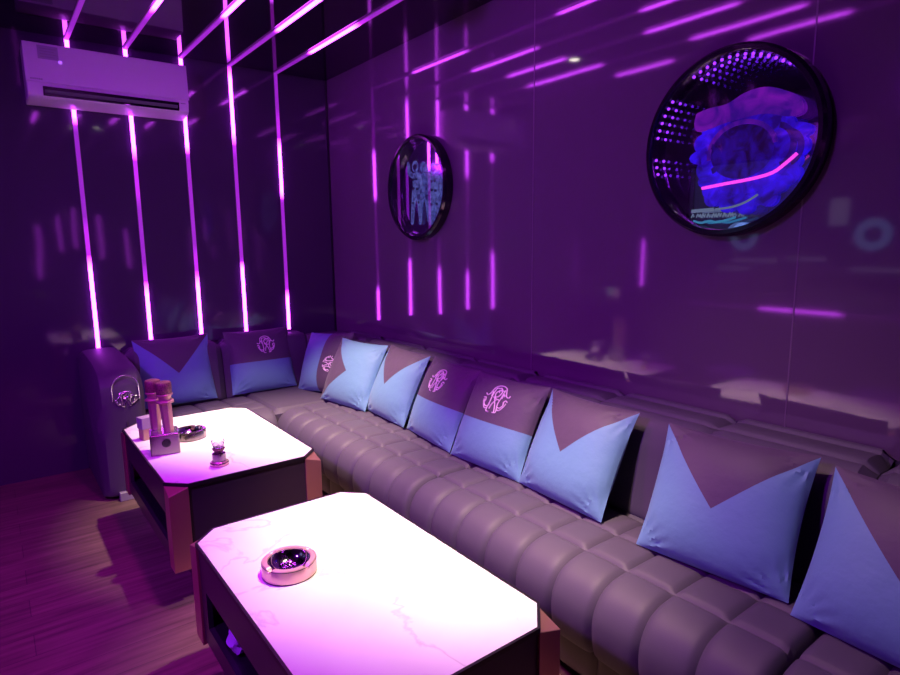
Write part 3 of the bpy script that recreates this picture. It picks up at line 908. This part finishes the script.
# small boxes behind the holder
cb = thing('card_box', 'small pale card box at the corner of the back table, beside the microphones', 'box', kp(.612, 3.545, TZ), .25); cb.scale = (K, K, K)
obj('carton', boxm(-.035, .035, -.028, .028, 0, .062), M['card'], cb, smooth=False, bevel=.002)
obj('lid', boxm(-.040, .037, -.031, .031, .0625, .125), M['lid'], cb, smooth=False, bevel=.002)
tp = thing('tissue', 'crumpled white tissue behind the microphone holder on the back table', 'tissue', kp(.690, 3.50, TZ)); tp.scale = (K, K, K)
bm = bmesh.new(); bmesh.ops.create_icosphere(bm, subdivisions=3, radius=.05)
rr = random.Random(5)
for v in bm.verts:
    n_ = v.co.normalized(); k = 1+.25*math.sin(7*n_.x+2)*math.sin(6*n_.y+1)+.15*math.sin(13*n_.z+5*n_.x)
    v.co = Vector((v.co.x*.75*k, v.co.y*.6*k, max(-.04, v.co.z*k*.9)+.04))
obj('paper', bm, M['paper'], tp)

cg = thing('crown_ornament', 'small glass ornament with a jagged crown top standing alone on the back table', 'ornament', kp(.797, 2.885, TZ)); cg.scale = (K, K, K)
bm = bmesh.new(); lathe(bm, [(.040, 0), (.042, .004), (.041, .012), (.033, .018), (.030, .022)], 40)
obj('base', bm, M['rosegold'], cg)
bm = bmesh.new(); lathe(bm, [(.042, .0125), (.0432, .0145), (.041, .017)], 40, cap0=False, cap1=False)
obj('base_band', bm, M['dark'], cg)
bm = bmesh.new(); lathe(bm, [(.030, .022), (.031, .026), (.031, .058), (.028, .060)], 40)
obj('body', bm, M['smoke_metal'], cg)
bm = bmesh.new(); lathe(bm, [(.014, .060), (.018, .066), (.029, .080), (.030, .084), (.026, .085)], 40)
obj('cup', bm, M['mic_grille'], cg)
bm = bmesh.new()
def jag(p, a, r, z):
    if z > .1: p.z += .012*abs(math.sin(a*3.5)); 
    return p
lathe(bm, [(.020, .0855), (.026, .092), (.032, .112), (.028, .110), (.020, .095), (.008, .090)], 56, jag)
obj('crown', bm, M['glass'], cg)
sh = thing('crumpled_cloth', 'small pale violet cloth lying in the open shelf of the foreground table', 'cloth', kp(.545, 1.905, .0955)); sh.scale = (K, K, K)
bm = bmesh.new(); bmesh.ops.create_icosphere(bm, subdivisions=3, radius=.05)
for v in bm.verts:
    n_ = v.co.normalized(); k = 1+.2*math.sin(6*n_.x+1)*math.sin(7*n_.z+2)
    v.co = Vector((v.co.x*.65*k, v.co.y*.9*k, max(-.04, v.co.z*.9*k)+.04))
obj('cloth', bm, flat('lilac_cloth', (.60, .45, .85), .7), sh)

# ------------------------------------------------------------------ things only the reflections show
tv = thing('television', 'large wall television with a dim blue menu, seen reflected in the right wall', 'television', (XL, 2.45, 1.05))
obj('case', boxm(.001, .05, -.95, .95, .05, 1.10), M['black_gloss'], tv, smooth=False)
sc = obj('screen', boxm(.05, .053, -.93, .93, .07, 1.08), M['screen'], tv, smooth=False)
for yy in (-.62, .42):
    bm = bmesh.new()
    for i in range(40):
        a0, a1 = 2*PI*i/40, 2*PI*(i+1)/40
        vs = [(.0545, yy+r*math.cos(a), .42+r*math.sin(a)) for r, a in ((.13, a0), (.13, a1), (.065, a1), (.065, a0))]
        bm.faces.new([bm.verts.new(p) for p in vs])
    obj('menu_ring', bm, M['ui_ring'], sc, smooth=False)
for a_, b_2 in ((-.44, -.30),):
    obj('menu_tile', boxm(.053, .0545, a_, b_2, .50, .72), M['ui_pale'], sc, smooth=False)
rq = random.Random(2)
for y0_, z0_, nn in ((.10, .18, 12), (-.30, .20, 9), (.35, .10, 10), (-.85, .12, 10)):
    y = y0_; bm = bmesh.new()
    for k in range(nn):
        w = rq.uniform(.015, .03); box(bm, .053, .0545, y, y+w, z0_, z0_+.035); y += w+.012
    obj('menu_text', bm, M['ui_txt'], sc, smooth=False)
tb = thing('wall_tablet', 'small lit control panel on the left wall, seen reflected above the sofa', 'control panel', (XL, 4.36, .85))
obj('case', boxm(.0, .02, -.09, .09, -.08, .08), M['black_gloss'], tb, smooth=False)
obj('display', boxm(.02, .022, -.08, .0, -.05, .05), M['tab_a'], tb, smooth=False)
obj('display', boxm(.02, .022, .0, .08, -.03, .06), M['tab_b'], tb, smooth=False)
for (x, y), lb in zip(((-.52, 1.45), (-.50, 2.55), (-.50, 3.45)), ('round purple stool left of the foreground table, seen reflected in the wall',
                       'round purple stool between the two tables, seen reflected in the wall', 'round purple stool left of the back table, seen reflected in the wall')):
    p = thing('stool', lb, 'stool', (x, y, 0), 0, 'round purple stools')
    bm = bmesh.new(); lathe(bm, [(.17, .06), (.19, .09), (.195, .20), (.19, .27)], 40); obj('drum', bm, M['pouf'], p)
    bm = bmesh.new(); lathe(bm, [(.19, .27), (.205, .285), (.205, .33), (.18, .352), (.05, .358)], 40); obj('seat', bm, M['pouf'], p)
    bm = bmesh.new(); lathe(bm, [(.15, 0), (.15, .06)], 40); obj('base', bm, M['dark'], p)

# ------------------------------------------------------------------ light, camera, view
w = bpy.data.worlds.new('room_air'); S.world = w; w.use_nodes = True
w.node_tree.nodes['Background'].inputs[0].default_value = (.02, .006, .04, 1)
w.node_tree.nodes['Background'].inputs[1].default_value = .0
cam = bpy.data.cameras.new('camera'); co = bpy.data.objects.new('camera', cam); COL.objects.link(co)
cam.sensor_width = 36; cam.lens = 602.67/900*36; cam.clip_start = .02
r_ = (0.7935916995538739, -0.6083527701516533, -0.010914277255214091)
u_ = (0.10402829662131113, 0.11798678236023773, 0.9875511291524842)
f_ = (0.5994917246311767, 0.7848477726521798, -0.15691923356188658)
co.matrix_world = Matrix(((r_[0], u_[0], -f_[0], 0), (r_[1], u_[1], -f_[1], 0), (r_[2], u_[2], -f_[2], H), (0, 0, 0, 1)))
S.camera = co
S.view_settings.view_transform = 'Standard'; S.view_settings.look = 'None'
S.view_settings.exposure = 0; S.view_settings.gamma = 1; S.view_settings.use_curve_mapping = False
S.cycles.max_bounces = 14; S.cycles.glossy_bounces = 10; S.cycles.diffuse_bounces = 4
S.cycles.transparent_max_bounces = 16; S.cycles.transmission_bounces = 8
S.cycles.use_denoising = True
S.cycles.sample_clamp_indirect = 8
